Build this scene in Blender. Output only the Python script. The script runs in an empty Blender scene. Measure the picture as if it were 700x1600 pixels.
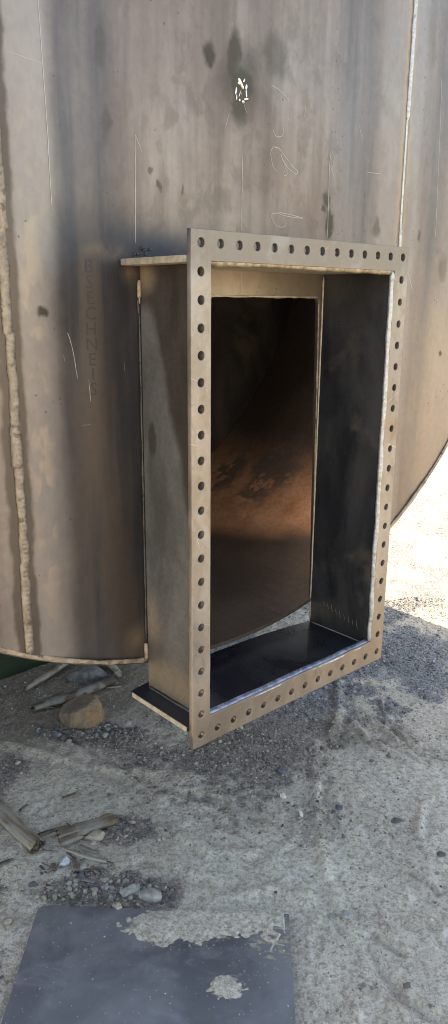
import bpy, bmesh, math, random
import numpy as np
from mathutils import Vector, Matrix, noise as mn
random.seed(7); rng = np.random.default_rng(7)
C = bpy.context.scene.collection
sc = bpy.context.scene
R = math.radians

# ------------------------------------------------------------------ camera, sky, sun, exposure
cam = bpy.data.cameras.new('camera'); co = bpy.data.objects.new('camera', cam); C.objects.link(co)
cam.sensor_fit = 'HORIZONTAL'; cam.sensor_width = 36; cam.lens = 60.77
cam.clip_start = 0.02; cam.clip_end = 3000
co.matrix_world = Matrix.Translation((0, 0, 1.5)) @ Matrix.Rotation(R(90 - 15.5), 4, 'X') @ Matrix.Rotation(R(0.447), 4, 'Z')
sc.camera = co
SUN = Vector((-0.604, 0.668, 1.0)).normalized()          # direction towards the sun
w = bpy.data.worlds.new('World'); sc.world = w; w.use_nodes = True
nt = w.node_tree; nt.nodes.clear()
sky = nt.nodes.new('ShaderNodeTexSky'); sky.sky_type = 'NISHITA'; sky.sun_disc = False
sky.sun_elevation = math.asin(SUN.z); sky.sun_rotation = math.atan2(SUN.x, SUN.y)
sky.dust_density = 1.5; sky.air_density = 1.0
bg = nt.nodes.new('ShaderNodeBackground'); bg.inputs[1].default_value = 0.15
wo = nt.nodes.new('ShaderNodeOutputWorld')
nt.links.new(sky.outputs[0], bg.inputs[0]); nt.links.new(bg.outputs[0], wo.inputs[0])
sl = bpy.data.lights.new('sun', 'SUN'); sl.energy = 3.3; sl.angle = R(0.5); sl.color = (1.0, 0.93, 0.82)
so = bpy.data.objects.new('sun', sl); C.objects.link(so); so.rotation_euler = SUN.to_track_quat('Z', 'Y').to_euler()
so.location = SUN * 20
vs = sc.view_settings
sc.display_settings.display_device = 'sRGB'
vs.view_transform = 'Standard'; vs.look = 'None'; vs.gamma = 1.0; vs.use_curve_mapping = False
vs.exposure = 2.15
vs.use_white_balance = True; vs.white_balance_temperature = 9000; vs.white_balance_tint = 10
sc.cycles.max_bounces = 10; sc.cycles.diffuse_bounces = 6; sc.cycles.glossy_bounces = 5
sc.cycles.use_denoising = True
sc.cycles.pixel_filter_type = 'BLACKMAN_HARRIS'; sc.cycles.filter_width = 1.05

# ------------------------------------------------------------------ node helpers
class N:
    def __init__(s, name):
        s.m = bpy.data.materials.new(name); s.m.use_nodes = True
        s.t = s.m.node_tree; s.t.nodes.clear()
        s.out = s.t.nodes.new('ShaderNodeOutputMaterial')
        s.b = s.t.nodes.new('ShaderNodeBsdfPrincipled'); s.L(s.b.outputs[0], s.out.inputs[0])
        s.tc = s.t.nodes.new('ShaderNodeTexCoord')
    def L(s, a, b): s.t.links.new(a, b)
    def put(s, sock, v):
        if isinstance(v, bpy.types.NodeSocket): s.L(v, sock)
        elif isinstance(v, (tuple, list)):
            sock.default_value = tuple(v) + ((1,) if len(v) == 3 and sock.type == 'RGBA' else ())
        else: sock.default_value = v
    def P(s, off=(0, 0, 0), scale=(1, 1, 1), src=None, rot=(0, 0, 0)):
        m = s.t.nodes.new('ShaderNodeMapping'); s.L(src or s.tc.outputs['Object'], m.inputs[0])
        m.inputs[1].default_value = off; m.inputs[3].default_value = scale; m.inputs[2].default_value = rot
        return m.outputs[0]
    def noise(s, vec, scale=5, detail=4, rough=0.55, dist=0, col=False):
        n = s.t.nodes.new('ShaderNodeTexNoise'); s.L(vec, n.inputs['Vector'])
        n.inputs['Scale'].default_value = scale; n.inputs['Detail'].default_value = detail
        n.inputs['Roughness'].default_value = rough; n.inputs['Distortion'].default_value = dist
        return n.outputs[1 if col else 0]
    def vor(s, vec, scale=5, feature='F1', out=0):
        n = s.t.nodes.new('ShaderNodeTexVoronoi'); n.feature = feature; s.L(vec, n.inputs['Vector'])
        n.inputs['Scale'].default_value = scale
        return n.outputs[out]
    def ma(s, op, a, b=0.0, c=0.0):
        n = s.t.nodes.new('ShaderNodeMath'); n.operation = op
        s.put(n.inputs[0], a); s.put(n.inputs[1], b); s.put(n.inputs[2], c); return n.outputs[0]
    def mr(s, v, a, b, c=0.0, d=1.0, smooth=True):
        n = s.t.nodes.new('ShaderNodeMapRange'); n.interpolation_type = 'SMOOTHSTEP' if smooth else 'LINEAR'
        s.put(n.inputs[0], v); s.put(n.inputs[1], a); s.put(n.inputs[2], b); s.put(n.inputs[3], c); s.put(n.inputs[4], d)
        return n.outputs[0]
    def mix(s, f, a, b):
        n = s.t.nodes.new('ShaderNodeMix'); n.data_type = 'RGBA'
        s.put(n.inputs[0], f); s.put(n.inputs[6], a); s.put(n.inputs[7], b); return n.outputs[2]
    def mul(s, f, a, b):
        n = s.t.nodes.new('ShaderNodeMix'); n.data_type = 'RGBA'; n.blend_type = 'MULTIPLY'
        s.put(n.inputs[0], f); s.put(n.inputs[6], a); s.put(n.inputs[7], b); return n.outputs[2]
    def ramp(s, v, st, interp='LINEAR'):
        n = s.t.nodes.new('ShaderNodeValToRGB'); s.put(n.inputs[0], v); r = n.color_ramp; r.interpolation = interp
        while len(r.elements) < len(st): r.elements.new(0.5)
        for e, (p, c) in zip(r.elements, st):
            e.position = p; e.color = (c, c, c, 1) if not isinstance(c, (tuple, list)) else (*c, 1)
        return n.outputs[0]
    def sep(s, v):
        n = s.t.nodes.new('ShaderNodeSeparateXYZ'); s.L(v, n.inputs[0]); return n.outputs
    def warp(s, vec, scale, amt):
        c = s.noise(vec, scale, 3, 0.5, 0, True)
        a = s.t.nodes.new('ShaderNodeVectorMath'); a.operation = 'SUBTRACT'; s.L(c, a.inputs[0]); a.inputs[1].default_value = (.5, .5, .5)
        b = s.t.nodes.new('ShaderNodeVectorMath'); b.operation = 'SCALE'; s.L(a.outputs[0], b.inputs[0]); b.inputs[3].default_value = amt
        d = s.t.nodes.new('ShaderNodeVectorMath'); s.L(vec, d.inputs[0]); s.L(b.outputs[0], d.inputs[1]); return d.outputs[0]
    def blob(s, vec, c, r, edge=0.0):       # soft mask: 1 at centre c, 0 at the ellipsoid r
        a = s.t.nodes.new('ShaderNodeVectorMath'); a.operation = 'SUBTRACT'; s.L(vec, a.inputs[0]); a.inputs[1].default_value = c
        b = s.t.nodes.new('ShaderNodeVectorMath'); b.operation = 'DIVIDE'; s.L(a.outputs[0], b.inputs[0]); b.inputs[1].default_value = r
        l = s.t.nodes.new('ShaderNodeVectorMath'); l.operation = 'LENGTH'; s.L(b.outputs[0], l.inputs[0])
        return s.mr(l.outputs['Value'], edge, 1.0, 1.0, 0.0)
    def mx(s, *v):
        r = v[0]
        for q in v[1:]: r = s.ma('MAXIMUM', r, q)
        return r
    def bump(s, h, dist=0.001, strength=1.0, prev=None):
        n = s.t.nodes.new('ShaderNodeBump'); n.inputs['Distance'].default_value = dist; n.inputs['Strength'].default_value = strength
        s.L(h, n.inputs['Height'])
        if prev: s.L(prev, n.inputs['Normal'])
        return n.outputs[0]
    def fin(s, col, rough=0.5, metal=0.0, normal=None, spec=None):
        s.put(s.b.inputs['Base Color'], col); s.put(s.b.inputs['Roughness'], rough); s.put(s.b.inputs['Metallic'], metal)
        if normal is not None: s.L(normal, s.b.inputs['Normal'])
        if spec is not None: s.put(s.b.inputs['Specular IOR Level'], spec)
        return s.m

# ------------------------------------------------------------------ tank frame: u along the flange, t into the tank, z up
A = 0.73507201
P0 = Vector((-0.0448, 1.4378, 1.6035))           # the flange's top left bolt hole
BF = Vector((0.295, 0.70, -1.6035 + 0.655))       # foot of the tank in (u, t, z)
UC, ZC, RO = 0.295, 0.335, 1.28                   # tank circle
RI = RO - 0.010
T0, T1 = 0.215, 1.17                              # faces of front and rear head
UW1, UW2 = -0.28, 0.885                           # vertical seams
def FW(u, t, z):
    c, s = math.cos(A), math.sin(A)
    return Vector((P0.x + c*u - s*t, P0.y + s*u + c*t, P0.z + z))
def fl(u, t, z): return (u - BF.x, t - BF.y, z - BF.z)

def tag(o, label=None, cat=None, group=None, kind=None):
    if label: o['label'] = label
    if cat: o['category'] = cat
    if group: o['group'] = group
    if kind: o['kind'] = kind
    return o
def mesh_obj(name, verts, faces, mat, parent=None, smooth=False, loc=None):
    me = bpy.data.meshes.new(name); me.from_pydata([tuple(v) for v in verts], [], faces); me.update()
    return link(name, me, mat, parent, smooth, loc)
def link(name, me, mat, parent=None, smooth=False, loc=None):
    o = bpy.data.objects.new(name, me); C.objects.link(o)
    if mat: me.materials.append(mat)
    if smooth: me.polygons.foreach_set('use_smooth', [True]*len(me.polygons))
    if parent: o.parent = parent
    if loc is not None: o.location = loc
    return o
def nz(x, y, z=0.0, s=1.0): return mn.noise(Vector((x*s, y*s, z*s)))
def fbm(x, y, z=0.0, s=1.0, o=4):
    r = 0; a = 1
    for i in range(o): r += a*mn.noise(Vector((x*s + i*17.1, y*s - i*9.3, z*s + i*3.7))); s *= 2; a *= .5
    return r

# ------------------------------------------------------------------ materials
def FP(n):       # (u, t, z) coordinates in a shader of a tank part
    return n.P(off=tuple(BF))

def steel_head():
    n = N('mill_scale_head'); P = FP(n); s_ = n.sep(P); u, z = s_[0], s_[2]
    W = n.warp(P, 5, 0.05); W2 = n.warp(P, 22, 0.022)
    streak = n.noise(n.P(scale=(14, 14, 1.1)), 1.0, 6, 0.6)
    cloud = n.noise(n.P(scale=(1, 1, .6)), 4.5, 6, 0.6, 0.3)
    fine = n.noise(n.P(scale=(1, 1, .8)), 60, 4, 0.6)
    streak2 = n.noise(n.P(scale=(45, 45, 1.6)), 1.0, 4, 0.6); mott = n.noise(n.P(scale=(1, 1, .7)), 17, 5, .65, .5)
    col = n.mix(n.mr(streak, .22, .78), (.168, .138, .126), (.290, .243, .226))
    col = n.mul(n.ma('MULTIPLY', n.mr(streak2, .40, .66), .6), col, (.80, .79, .80)); col = n.mix(n.ma('MULTIPLY', n.mr(mott, .50, .64), .5), col, (.135, .108, .092))
    col = n.mix(n.ma('MULTIPLY', n.mr(cloud, .45, .7), .5), col, (.23, .20, .20))
    big = n.noise(n.P(scale=(1, 1, .55)), 2.3, 5, .6, .6)
    col = n.mul(n.mr(big, .44, .62), col, (.80, .76, .74))
    col = n.mul(n.ma('MULTIPLY', n.mr(z, .42, .02), .8), col, (.88, .83, .79)); col = n.mix(n.ma('MULTIPLY', n.mr(n.noise(n.P(scale=(1, 1, .8)), 34, 5, .7, .8), .56, .66), .22), col, (.11, .09, .08))
    # reflection bands up the plates beside the seams, painted in blue-grey and pale
    us = n.sep(W)[0]
    x = n.mr(us, -0.7, 1.3, 0, 1, False)
    f = lambda a: (a + .7)/2
    blue = n.ramp(x, [(f(-.45), .0), (f(-.38), .5), (f(-.31), 0), (f(-.195), 0), (f(-.135), .95), (f(-.07), .85), (f(-.02), .25), (f(.05), .05), (f(.55), .0), (f(.66), .75), (f(.73), .8), (f(.80), .12), (f(.885), 0), (f(.98), .15), (f(1.04), .75), (f(1.10), .2)], 'EASE')
    pale = n.ramp(x, [(f(-.35), .1), (f(-.30), .3), (f(-.235), .9), (f(-.19), .9), (f(-.15), 0), (f(.76), 0), (f(.83), .7), (f(.885), .4), (f(.94), .7), (f(.99), .1), (f(1.08), .2), (f(1.15), .5)], 'EASE')
    col = n.mix(n.ma('MULTIPLY', blue, n.mr(z, .5, -.3, .80, .92)), col, n.mix(n.mr(streak, .4, .6), (.066, .067, .082), (.112, .104, .112)))
    col = n.mix(n.ma('MULTIPLY', pale, .7), col, (.30, .268, .258))
    # darker brown zone left of the nozzle
    dk = n.blob(W, (-.03, .215, -.50), (.20, .5, .68), .35)
    dk2 = n.blob(W, (-.07, .215, -.12), (.15, .5, .30), .2)
    dk = n.mx(dk, dk2)
    col = n.mix(n.ma('MULTIPLY', dk, .92), col, n.mix(n.mr(streak, .38, .62), (.036, .036, .042), (.085, .063, .052)))
    # soot above the top plate and at its tip
    soot = n.blob(W, (.07, .215, -.005), (.22, .3, .085), .05)
    soot = n.mx(soot, n.ma('MULTIPLY', n.blob(W, (-.12, .215, .02), (.1, .3, .09), 0.), .55))
    col = n.mix(n.ma('MULTIPLY', soot, .88), col, (.038, .040, .054))
    pan = n.ma('MULTIPLY', n.mr(u, .02, .06), n.ma('MULTIPLY', n.mr(u, .59, .55), n.mr(z, -.02, -.04)))
    pan = n.ma('MULTIPLY', pan, n.mr(z, -.12, -.10)); col = n.mix(n.ma('MULTIPLY', pan, .6), col, (.30, .24, .17))
    tan = n.mx(n.ma('MULTIPLY', n.blob(n.P(off=(.05*.87, 0, .005*.87), rot=(0, 0, 0), src=W), (-.012, .215, -.005), (.07, .3, .026), 0), .7), n.blob(W2, (-.005, .215, -.05), (.035, .3, .03), 0), n.blob(W, (-.01, .215, -.85), (.05, .3, .055), 0))
    col = n.mix(n.ma('MULTIPLY', n.ma('MULTIPLY', tan, n.mr(mott, .3, .6)), .6), col, (.30, .215, .145))
    # heat marks by the seams: warm edge flush and dark irregular margin
    def edge(u0, w0, w1):
        d = n.ma('ABSOLUTE', n.ma('SUBTRACT', n.sep(W2)[0], u0)); return n.mr(d, w0, w1, 1, 0)
    patchy = n.mr(n.noise(n.P(scale=(1.4, 1, .8)), 16, 2, .5), .48, .56)
    pt = n.blob(n.warp(P, 30, .03), (UW1 + .055, .215, -.35), (.034, .5, .8), .2)
    col = n.mix(n.ma('MULTIPLY', n.ma('MULTIPLY', pt, patchy), .5), col, (.40, .31, .23))
    # wipe and scrape patch at the very foot of the left plates
    ft = n.ma('MULTIPLY', n.mr(z, -.70, -.84, 0, 1), n.mr(u, -.12, -.30, 0, 1))
    col = n.mix(n.ma('MULTIPLY', ft, .35), col, (.36, .28, .21))
    lowtan = n.ma('MULTIPLY', n.mr(u, .92, 1.12, 0, 1), n.mr(z, .1, -.3, 0, 1))
    col = n.mix(n.ma('MULTIPLY', lowtan, .45), col, (.42, .33, .25))
    col = n.mix(n.ma('MULTIPLY', edge(UW1, .020, .031), .9), col, (.085, .066, .055))
    col = n.mix(n.ma('MULTIPLY', edge(UW2, .006, .032), .55), col, (.40, .27, .17))
    col = n.mix(n.ma('MULTIPLY', edge(UW2, .008, .013), .55), col, (.10, .085, .075))
    # stains: burnt centre mark and oily spots
    st = [((.297, .345), (.085, .105), .55), ((.297, .340), (.05, .062), .85), ((.288, .30), (.035, .05), .8), ((.276, .405), (.026, .05), .85), ((.270, .375), (.032, .045), .8), ((.202, .383), (.024, .03), .95), ((.206, .373), (.012, .02), .95), ((.396, .415), (.05, .06), .45), ((.600, .085), (.018, .045), .95), ((.588, .14), (.020, .022), .8), ((.578, .12), (.012, .012), .8),
          ((.603, .062), (.012, .014), .9), ((.053, .150), (.009, .013), .6), ((.072, .122), (.007, .013), .7), ((.128, .12), (.006, .008), .6), ((-.208, -.124), (.018, .012), .85), ((.79, .09), (.018, .03), .5), ((1.12, .0), (.03, .05), .45),
          ((-.05, .22), (.012, .04), .35), ((-.06, .35), (.015, .05), .3), ((1.14, -.25), (.008, .01), .8), ((.98, .08), (.012, .02), .6)]
    W3 = n.warp(W2, 40, .022); acc = None
    for (a, b), (ra, rb), k in st:
        q = n.ma('MULTIPLY', n.blob(W3, (a, .215, b), (ra*1.05, .5, rb*1.05), .38), min(1, k*1.12))
        acc = q if acc is None else n.mx(acc, q)
    col = n.mix(acc, col, (.048, .038, .030))
    # tiny pits and spatter, seldom
    sp = n.mr(n.vor(P, 55), .10, .16, 1, 0)
    spm = n.mr(n.noise(P, 9, 2, .5), .56, .62)
    col = n.mix(n.ma('MULTIPLY', n.ma('MULTIPLY', sp, spm), .7), col, (.07, .06, .055))
    col = n.mul(n.mr(fine, .3, .7, .0, .35), col, (.75, .74, .73))
    nb = n.bump(n.noise(P, 3.2, 3, .5), .010, .5)
    nb = n.bump(fine, .0006, .5, nb)
    rough = n.mr(cloud, .3, .7, .34, .52)
    return n.fin(col, rough, .6, nb)

def steel(name, c1, c2, metal=.5, r0=.38, r1=.55, scale=6, stretch=(1, 1, 1), bump=.0005, scr=0.0, c3=None, scrc=(.75, .7, .62)):
    n = N(name); P = n.P(scale=stretch)
    a = n.noise(P, scale, 6, .62, .4); f = n.noise(n.P(), 90, 3, .6)
    col = n.mix(n.mr(a, .35, .66), c1, c2)
    if c3: col = n.mix(n.mr(n.noise(n.P(), scale*.6, 4, .6, .6), .55, .68), col, c3)
    if scr:
        for ang, sc_ in ((.5, 1), (1.9, 1.3), (-.35, .8)):
            q = n.P(rot=(0, ang, 0)); q = n.P(src=q, scale=(6*sc_, 6, 240*sc_))
            l = n.mr(n.noise(q, 1.0, 2, .5), .735, .77)
            col = n.mix(n.ma('MULTIPLY', l, scr), col, scrc)
    col = n.mul(n.mr(f, .3, .7, 0, .3), col, (.7, .7, .7))
    nb = n.bump(n.noise(n.P(), 7, 3, .5), .004, .4); nb = n.bump(f, bump, .6, nb)
    return n.fin(col, n.mr(a, .3, .7, r0, r1), metal, nb)

M = {}
M['head'] = steel_head()
M['flange'] = steel('brushed_flange_steel', (.225, .198, .178), (.335, .295, .265), .65, .32, .5, 11, (1, 1, .6), .0004, .6, (.27, .215, .175))
M['edge'] = steel('cut_edge_steel', (.34, .285, .22), (.50, .43, .34), .4, .45, .6, 60, (1, 1, 1), .0008)
M['bead_tan'] = steel('dusty_weld', (.19, .15, .118), (.33, .272, .218), .4, .38, .6, 75, (1, 1, .6), .0014, 0, (.13, .10, .08))
M['bead_silver'] = steel('silver_weld', (.34, .35, .37), (.55, .56, .58), .6, .35, .5, 90, (1, 1, 1), .001, 0, (.30, .27, .23))
M['bead_gold'] = steel('golden_weld', (.20, .155, .105), (.40, .33, .235), .5, .35, .55, 60, (1, 1, 1), .001, 0, (.16, .12, .09))
M['bead_blue'] = steel('blue_weld', (.20, .24, .34), (.50, .54, .64), .8, .28, .42, 70, (1, 1, 1), .001, 0, (.22, .24, .33))
M['bead_dark'] = steel('slag', (.02, .02, .022), (.07, .06, .05), .3, .25, .45, 60)
M['plate_dark'] = steel('blue_black_scale', (.034, .036, .042), (.080, .079, .083), .45, .30, .55, 6, (1, 1, .45), .0006, .10, (.12, .108, .098), (.3, .29, .28))
M['plate_floor'] = steel('black_scale', (.020, .023, .031), (.05, .055, .07), .55, .22, .40, 4, (1, 1, 1), .0003)
M['rust_rim'] = steel('rusty_rim', (.22, .155, .11), (.44, .34, .25), .2, .5, .7, 45, (1, 1, 1), .002, 0, (.12, .075, .05))

def side_outer():
    n = N('side_plate_scale'); P = FP(n); W = n.warp(P, 9, .05); s_ = n.sep(W)
    cl = n.noise(n.P(scale=(1, 1, .5)), 7, 6, .62, .3); f = n.noise(n.P(), 110, 3, .6)
    dark = n.mix(n.mr(cl, .35, .65), (.030, .024, .021), (.062, .050, .042))
    lite = n.mix(n.mr(cl, .35, .65), (.085, .080, .076), (.155, .147, .138))
    # the grey region hangs from the tank's side, its border sloping to the flange
    lim = n.mr(s_[2], -.10, -.62, .17, .035, False)
    m = n.mr(n.ma('SUBTRACT', s_[1], lim), -.012, .012)
    m = n.ma('MULTIPLY', m, n.mr(s_[2], -.09, -.13))
    low = n.mr(s_[2], -.80, -.93)
    col = n.mix(n.ma('MULTIPLY', m, n.ma('SUBTRACT', 1., n.ma('MULTIPLY', low, .6))), dark, lite)
    tn = n.mx(n.blob(W, (.015, .19, -.80), (.5, .06, .10), 0), n.blob(W, (.015, .19, -.05), (.5, .05, .05), 0))
    col = n.mix(n.ma('MULTIPLY', tn, .6), col, (.36, .27, .19))
    sm = n.blob(n.warp(P, 35, .012), (.015, .178, -.385), (.5, .018, .045), .6)
    col = n.mix(sm, col, (.06, .052, .047))
    col = n.mix(n.ma('MULTIPLY', n.mr(s_[2], -.86, -.93), .5), col, (.26, .19, .13))
    col = n.mul(n.mr(f, .35, .7, 0, .4), col, (.6, .6, .6))
    nb = n.bump(f, .0005, .6)
    return n.fin(col, n.mr(cl, .3, .7, .45, .6), .25, nb)
M['side_outer'] = side_outer()

def barrel_mat():
    n = N('rusty_barrel_glow'); P = FP(n)
    cl = n.noise(P, 3.5, 6, .6, .3); f = n.noise(n.P(), 80, 4, .6)
    col = n.mix(n.mr(cl, .35, .65), (.085, .062, .050), (.13, .092, .070))
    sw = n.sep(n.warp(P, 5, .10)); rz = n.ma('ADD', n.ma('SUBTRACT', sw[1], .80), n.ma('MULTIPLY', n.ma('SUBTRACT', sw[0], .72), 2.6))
    glow = n.ma('MULTIPLY', n.mr(rz, -.24, .16), n.mr(sw[0], 1.20, .90))  # lit band on the barrel floor, painted in as a brighter orange zone
    col = n.mix(glow, col, n.mix(n.mr(n.noise(P, 9, 5, .6, .4), .35, .65), (.60, .30, .17), (.80, .45, .27)))
    W = n.warp(n.P(off=tuple(BF), scale=(1, 1, 1)), 9, .22)
    m = n.mx(n.blob(W, (1.04, .80, -.70), (.25, .13, .22), .55), n.blob(W, (.98, 1.02, -.74), (.2, .10, .2), .5))
    m = n.ma('MULTIPLY', m, n.mr(n.noise(n.warp(P, 30, .02), 14, 5, .7), .43, .5))
    col = n.mix(n.ma('MULTIPLY', m, .85), col, (.15, .125, .105))
    col = n.mul(n.mr(f, .35, .7, 0, .5), col, (.6, .55, .5))
    nb = n.bump(f, .001, .5)
    return n.fin(col, n.mr(cl, .3, .7, .34, .5), .4, nb)
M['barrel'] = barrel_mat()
def flat(name, col, r=.8, metal=0.0): n = N(name); return n.fin(col, r, metal)
M['chalk'] = flat('chalk', (.42, .395, .375), .9)
M['scratch'] = flat('bright_scratch', (.44, .40, .36), .5, .3)
M['stencil'] = flat('stencil_ink', (.046, .043, .046), .45, .4)
M['bright'] = flat('fresh_weld_metal', (.85, .82, .76), .3, .6)

# ------------------------------------------------------------------ THE TANK
tank = bpy.data.objects.new('steel_tank', None); C.objects.link(tank)
tank.location = FW(*BF); tank.rotation_euler = (0, 0, A)
tag(tank, 'large round brown steel tank with vertical weld seams and a flanged rectangular opening', 'tank')

def headt(u, z):     # front face of the head: a few mm of weld peaking and waviness
    t = T0
    for uw in (UW1, UW2): t -= .007*math.exp(-abs((u - uw)/.07)**1.6)
    t -= .006*(math.exp(-((u - UW1 - .15)/.05)**2) + math.exp(-((u - UW2 + .17)/.06)**2))*-1
    t += .0022*nz(u, z*.5, 3.1, 3.0)
    return t
def zc(u): return math.sqrt(max(0, RI*RI - (u - UC)**2))
def grid_block(V, F, us, zlo, zhi, nz_, ujit=None):
    b = len(V); th = .008
    for side in (0, 1):
        for i, u in enumerate(us):
            a, c = zlo(u), zhi(u)
            for j in range(nz_ + 1):
                z = a + (c - a)*j/nz_
                uu = ujit(i, u, z) if ujit else u
                V.append(fl(uu, headt(uu, z) + side*th, z))
    m = nz_ + 1; k = len(us)*m
    for i in range(len(us) - 1):
        for j in range(nz_):
            q = b + i*m + j
            F.append((q, q + m, q + m + 1, q + 1)); q += k; F.append((q, q + 1, q + m + 1, q + m))
    def strip(idx):
        b2 = len(V); L = len(idx)
        V.extend([V[p] for p in idx]); V.extend([V[p + k] for p in idx])
        for i in range(L - 1): F.append((b2 + i, b2 + i + 1, b2 + L + i + 1, b2 + L + i))
    strip([b + i*m for i in range(len(us))][::-1]); strip([b + i*m + nz_ for i in range(len(us))])
    strip([b + j for j in range(m)]); strip([b + (len(us) - 1)*m + j for j in range(m)][::-1])
def lin(a, b, n): return [a + (b - a)*i/n for i in range(n + 1)]
lo = lambda u: ZC - zc(u); hi = lambda u: ZC + zc(u)
OU1, OZ = .035, -.091
def oedge(z):     # flame-cut right edge of the opening
    return .569 + (.590 - .569)*max(0, min(1, (OZ - z)/.8)) + .0014*nz(z, 1.3, 0, 55)
# left, centre and right plates of the front head
V, F = [], []; grid_block(V, F, [UC - RI*math.cos(a) for a in lin(.02, math.acos((UC - UW1 + .002)/RI), 26)], lo, hi, 70)
tag(mesh_obj('head_plate', V, F, M['head'], tank, True), 'left steel plate of the tank face, dusty beside the lumpy weld')
V, F = [], []
grid_block(V, F, lin(UW1 + .002, OU1, 26), lo, hi, 110)
def zo(u): # rounded corners and a rough cut
    d = min(u - OU1, .569 - u); r = .012
    return OZ - (r - math.sqrt(max(0, r*r - (r - d)**2)) if d < r else 0) + .0016*nz(u, .3, 0, 60)
grid_block(V, F, [OU1] + lin(OU1 + .001, OU1 + .012, 5) + lin(OU1 + .014, .555, 60) + lin(.557, .569, 6), zo, hi, 60)
grid_block(V, F, [.569, .571, .575, .58, .59] + lin(.60, UW2 - .002, 18), lo, hi, 150,
           lambda i, u, z: (u if z > OZ else (max(u, oedge(z)) + i*.0004)))
tag(mesh_obj('head_plate', V, F, M['head'], tank, True), 'centre steel plate of the tank face with chalked figures above the opening')
V, F = [], []; grid_block(V, F, [UC + RI*math.cos(a) for a in lin(.02, math.acos((UW2 + .002 - UC)/RI), 26)][::-1], lo, hi, 70)
tag(mesh_obj('head_plate', V, F, M['head'], tank, True), 'right steel plate of the tank face')

def disc(t0, t1, r):
    V, F = [], []; n = 128
    for t in (t0, t1):
        for i in range(n): a = 2*math.pi*i/n; V.append(fl(UC + r*math.cos(a), t, ZC + r*math.sin(a)))
    F.append(tuple(range(n))); F.append(tuple(range(2*n - 1, n - 1, -1)))
    for i in range(n): j = (i + 1) % n; F.append((i, i + n, j + n, j))
    return V, F
# rear head, with an added opening high on its right that lets sun inside
def ring(t0, t1, r, hole):
    V, F = [], []; n = 96; hu0, hu1, hz0, hz1 = hole; cu_, cz_ = (hu0 + hu1)/2, (hz0 + hz1)/2
    inner, outer = [], []
    for i in range(n):
        a = 2*math.pi*i/n; ca, sa = math.cos(a), math.sin(a)
        k = min((hu1 - cu_)/abs(ca) if abs(ca) > 1e-6 else 9, (hz1 - cz_)/abs(sa) if abs(sa) > 1e-6 else 9)
        inner.append((cu_ + k*ca, cz_ + k*sa))
        dx, dz = cu_ - UC, cz_ - ZC; b = dx*ca + dz*sa; L = -b + math.sqrt(b*b - (dx*dx + dz*dz - r*r)); outer.append((cu_ + L*ca, cz_ + L*sa))
    for t in (t0, t1):
        for p in (inner, outer): V += [fl(a, t, b) for a, b in p]
    for i in range(n):
        j = (i + 1) % n
        F += [(i, j, n + j, n + i), (2*n + i, 3*n + i, 3*n + j, 2*n + j), (i, 2*n + i, 2*n + j, j), (n + i, n + j, 3*n + j, 3*n + i)]
    return V, F
V, F = ring(T1 - .008, T1, RI, (.70, 1.40, .30, .98)); mesh_obj('rear_head', V, F, M['plate_dark'], tank)
# barrel, with a hatch hole cut in its crown
V, F = [], []; na, ntt = 180, 24
hole = lambda i, j: False
for r, g in ((RI, 0), (RO, 1)):
    for i in range(na):
        a = 2*math.pi*i/na
        for j in range(ntt + 1):
            t = T0 - .005 + (T1 + .006 - T0 + .005)*j/ntt
            V.append(fl(UC + r*math.cos(a), t, ZC + r*math.sin(a)))
m = ntt + 1; K = na*m
for i in range(na):
    i2 = (i + 1) % na
    for j in range(ntt):
        a, b, c, d = i*m + j, i*m + j + 1, i2*m + j + 1, i2*m + j
        if hole(i, j): continue
        F.append((a, b, c, d)); F.append((a + K, d + K, c + K, b + K))
        if hole(i - 1, j): F.append((a, a + K, b + K, b))
        if hole(i + 1, j): F.append((d, c, c + K, d + K))
        if hole(i, j + 1): F.append((b, b + K, c + K, c))
        if hole(i, j - 1): F.append((a, d, d + K, a + K))
    a, d = i*m, i2*m; F.append((a, d, d + K, a + K)); a += ntt; d += ntt; F.append((a, a + K, d + K, d))
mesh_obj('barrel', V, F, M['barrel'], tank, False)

def bead(name, path, nrm, w, h, mat, parent, seed=0, rip=.0, lump=.15, step=.004, label=None, seg=10, ripl=.006):
    """weld bead: half-round ridge along path (list of F points), nrm = outward direction (F)"""
    pts = [Vector(p) for p in path]; S = []; 
    for a, b in zip(pts, pts[1:]):
        k = max(1, int((b - a).length/step))
        for i in range(k): S.append(a.lerp(b, i/k))
    S.append(pts[-1]); V, F = [], []; n = len(S); nr = Vector(nrm).normalized() if not callable(nrm) else None
    L = 0
    for i, p in enumerate(S):
        tg = (S[min(i + 1, n - 1)] - S[max(i - 1, 0)]).normalized()
        up = nr if nr is not None else Vector(nrm(p)).normalized()
        sd = tg.cross(up).normalized(); L += step
        k = 1 + lump*fbm(L, seed*3.3, 0, 22, 3) ; kr = 1 + rip*abs(math.sin(L/ripl*math.pi))
        e = min(1, (min(i, n - 1 - i) + .6)/3)**.5
        off = sd*(.12*w*fbm(L, seed + 9.1, 0, 14, 2))
        for j in range(seg + 1):
            a = math.pi*j/seg
            rr = 1 + .10*nz(L, j*.5, seed, 140)
            V.append(fl(*(p + off + sd*(math.cos(a)*w/2*k*e*rr) + up*(math.sin(a)*h*k*kr*e*rr))))
    for i in range(n - 1):
        for j in range(seg):
            q = i*(seg + 1) + j; F.append((q, q + 1, q + seg + 2, q + seg + 1))
    o = mesh_obj(name, V, F, mat, parent, True)
    if label: o['label'] = label
    return o
out = (0, -1, 0)
def seam(u, z0, z1, w, h, mat, seed, **k):
    kk = max(2, int((z1 - z0)/.02)); return bead('weld_seam', [(u + .0015*nz(z, seed, 0, 9), headt(u, z) - .0003, z) for z in lin(z0, z1, kk)], out, w, h, mat, tank, seed, **k)
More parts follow.
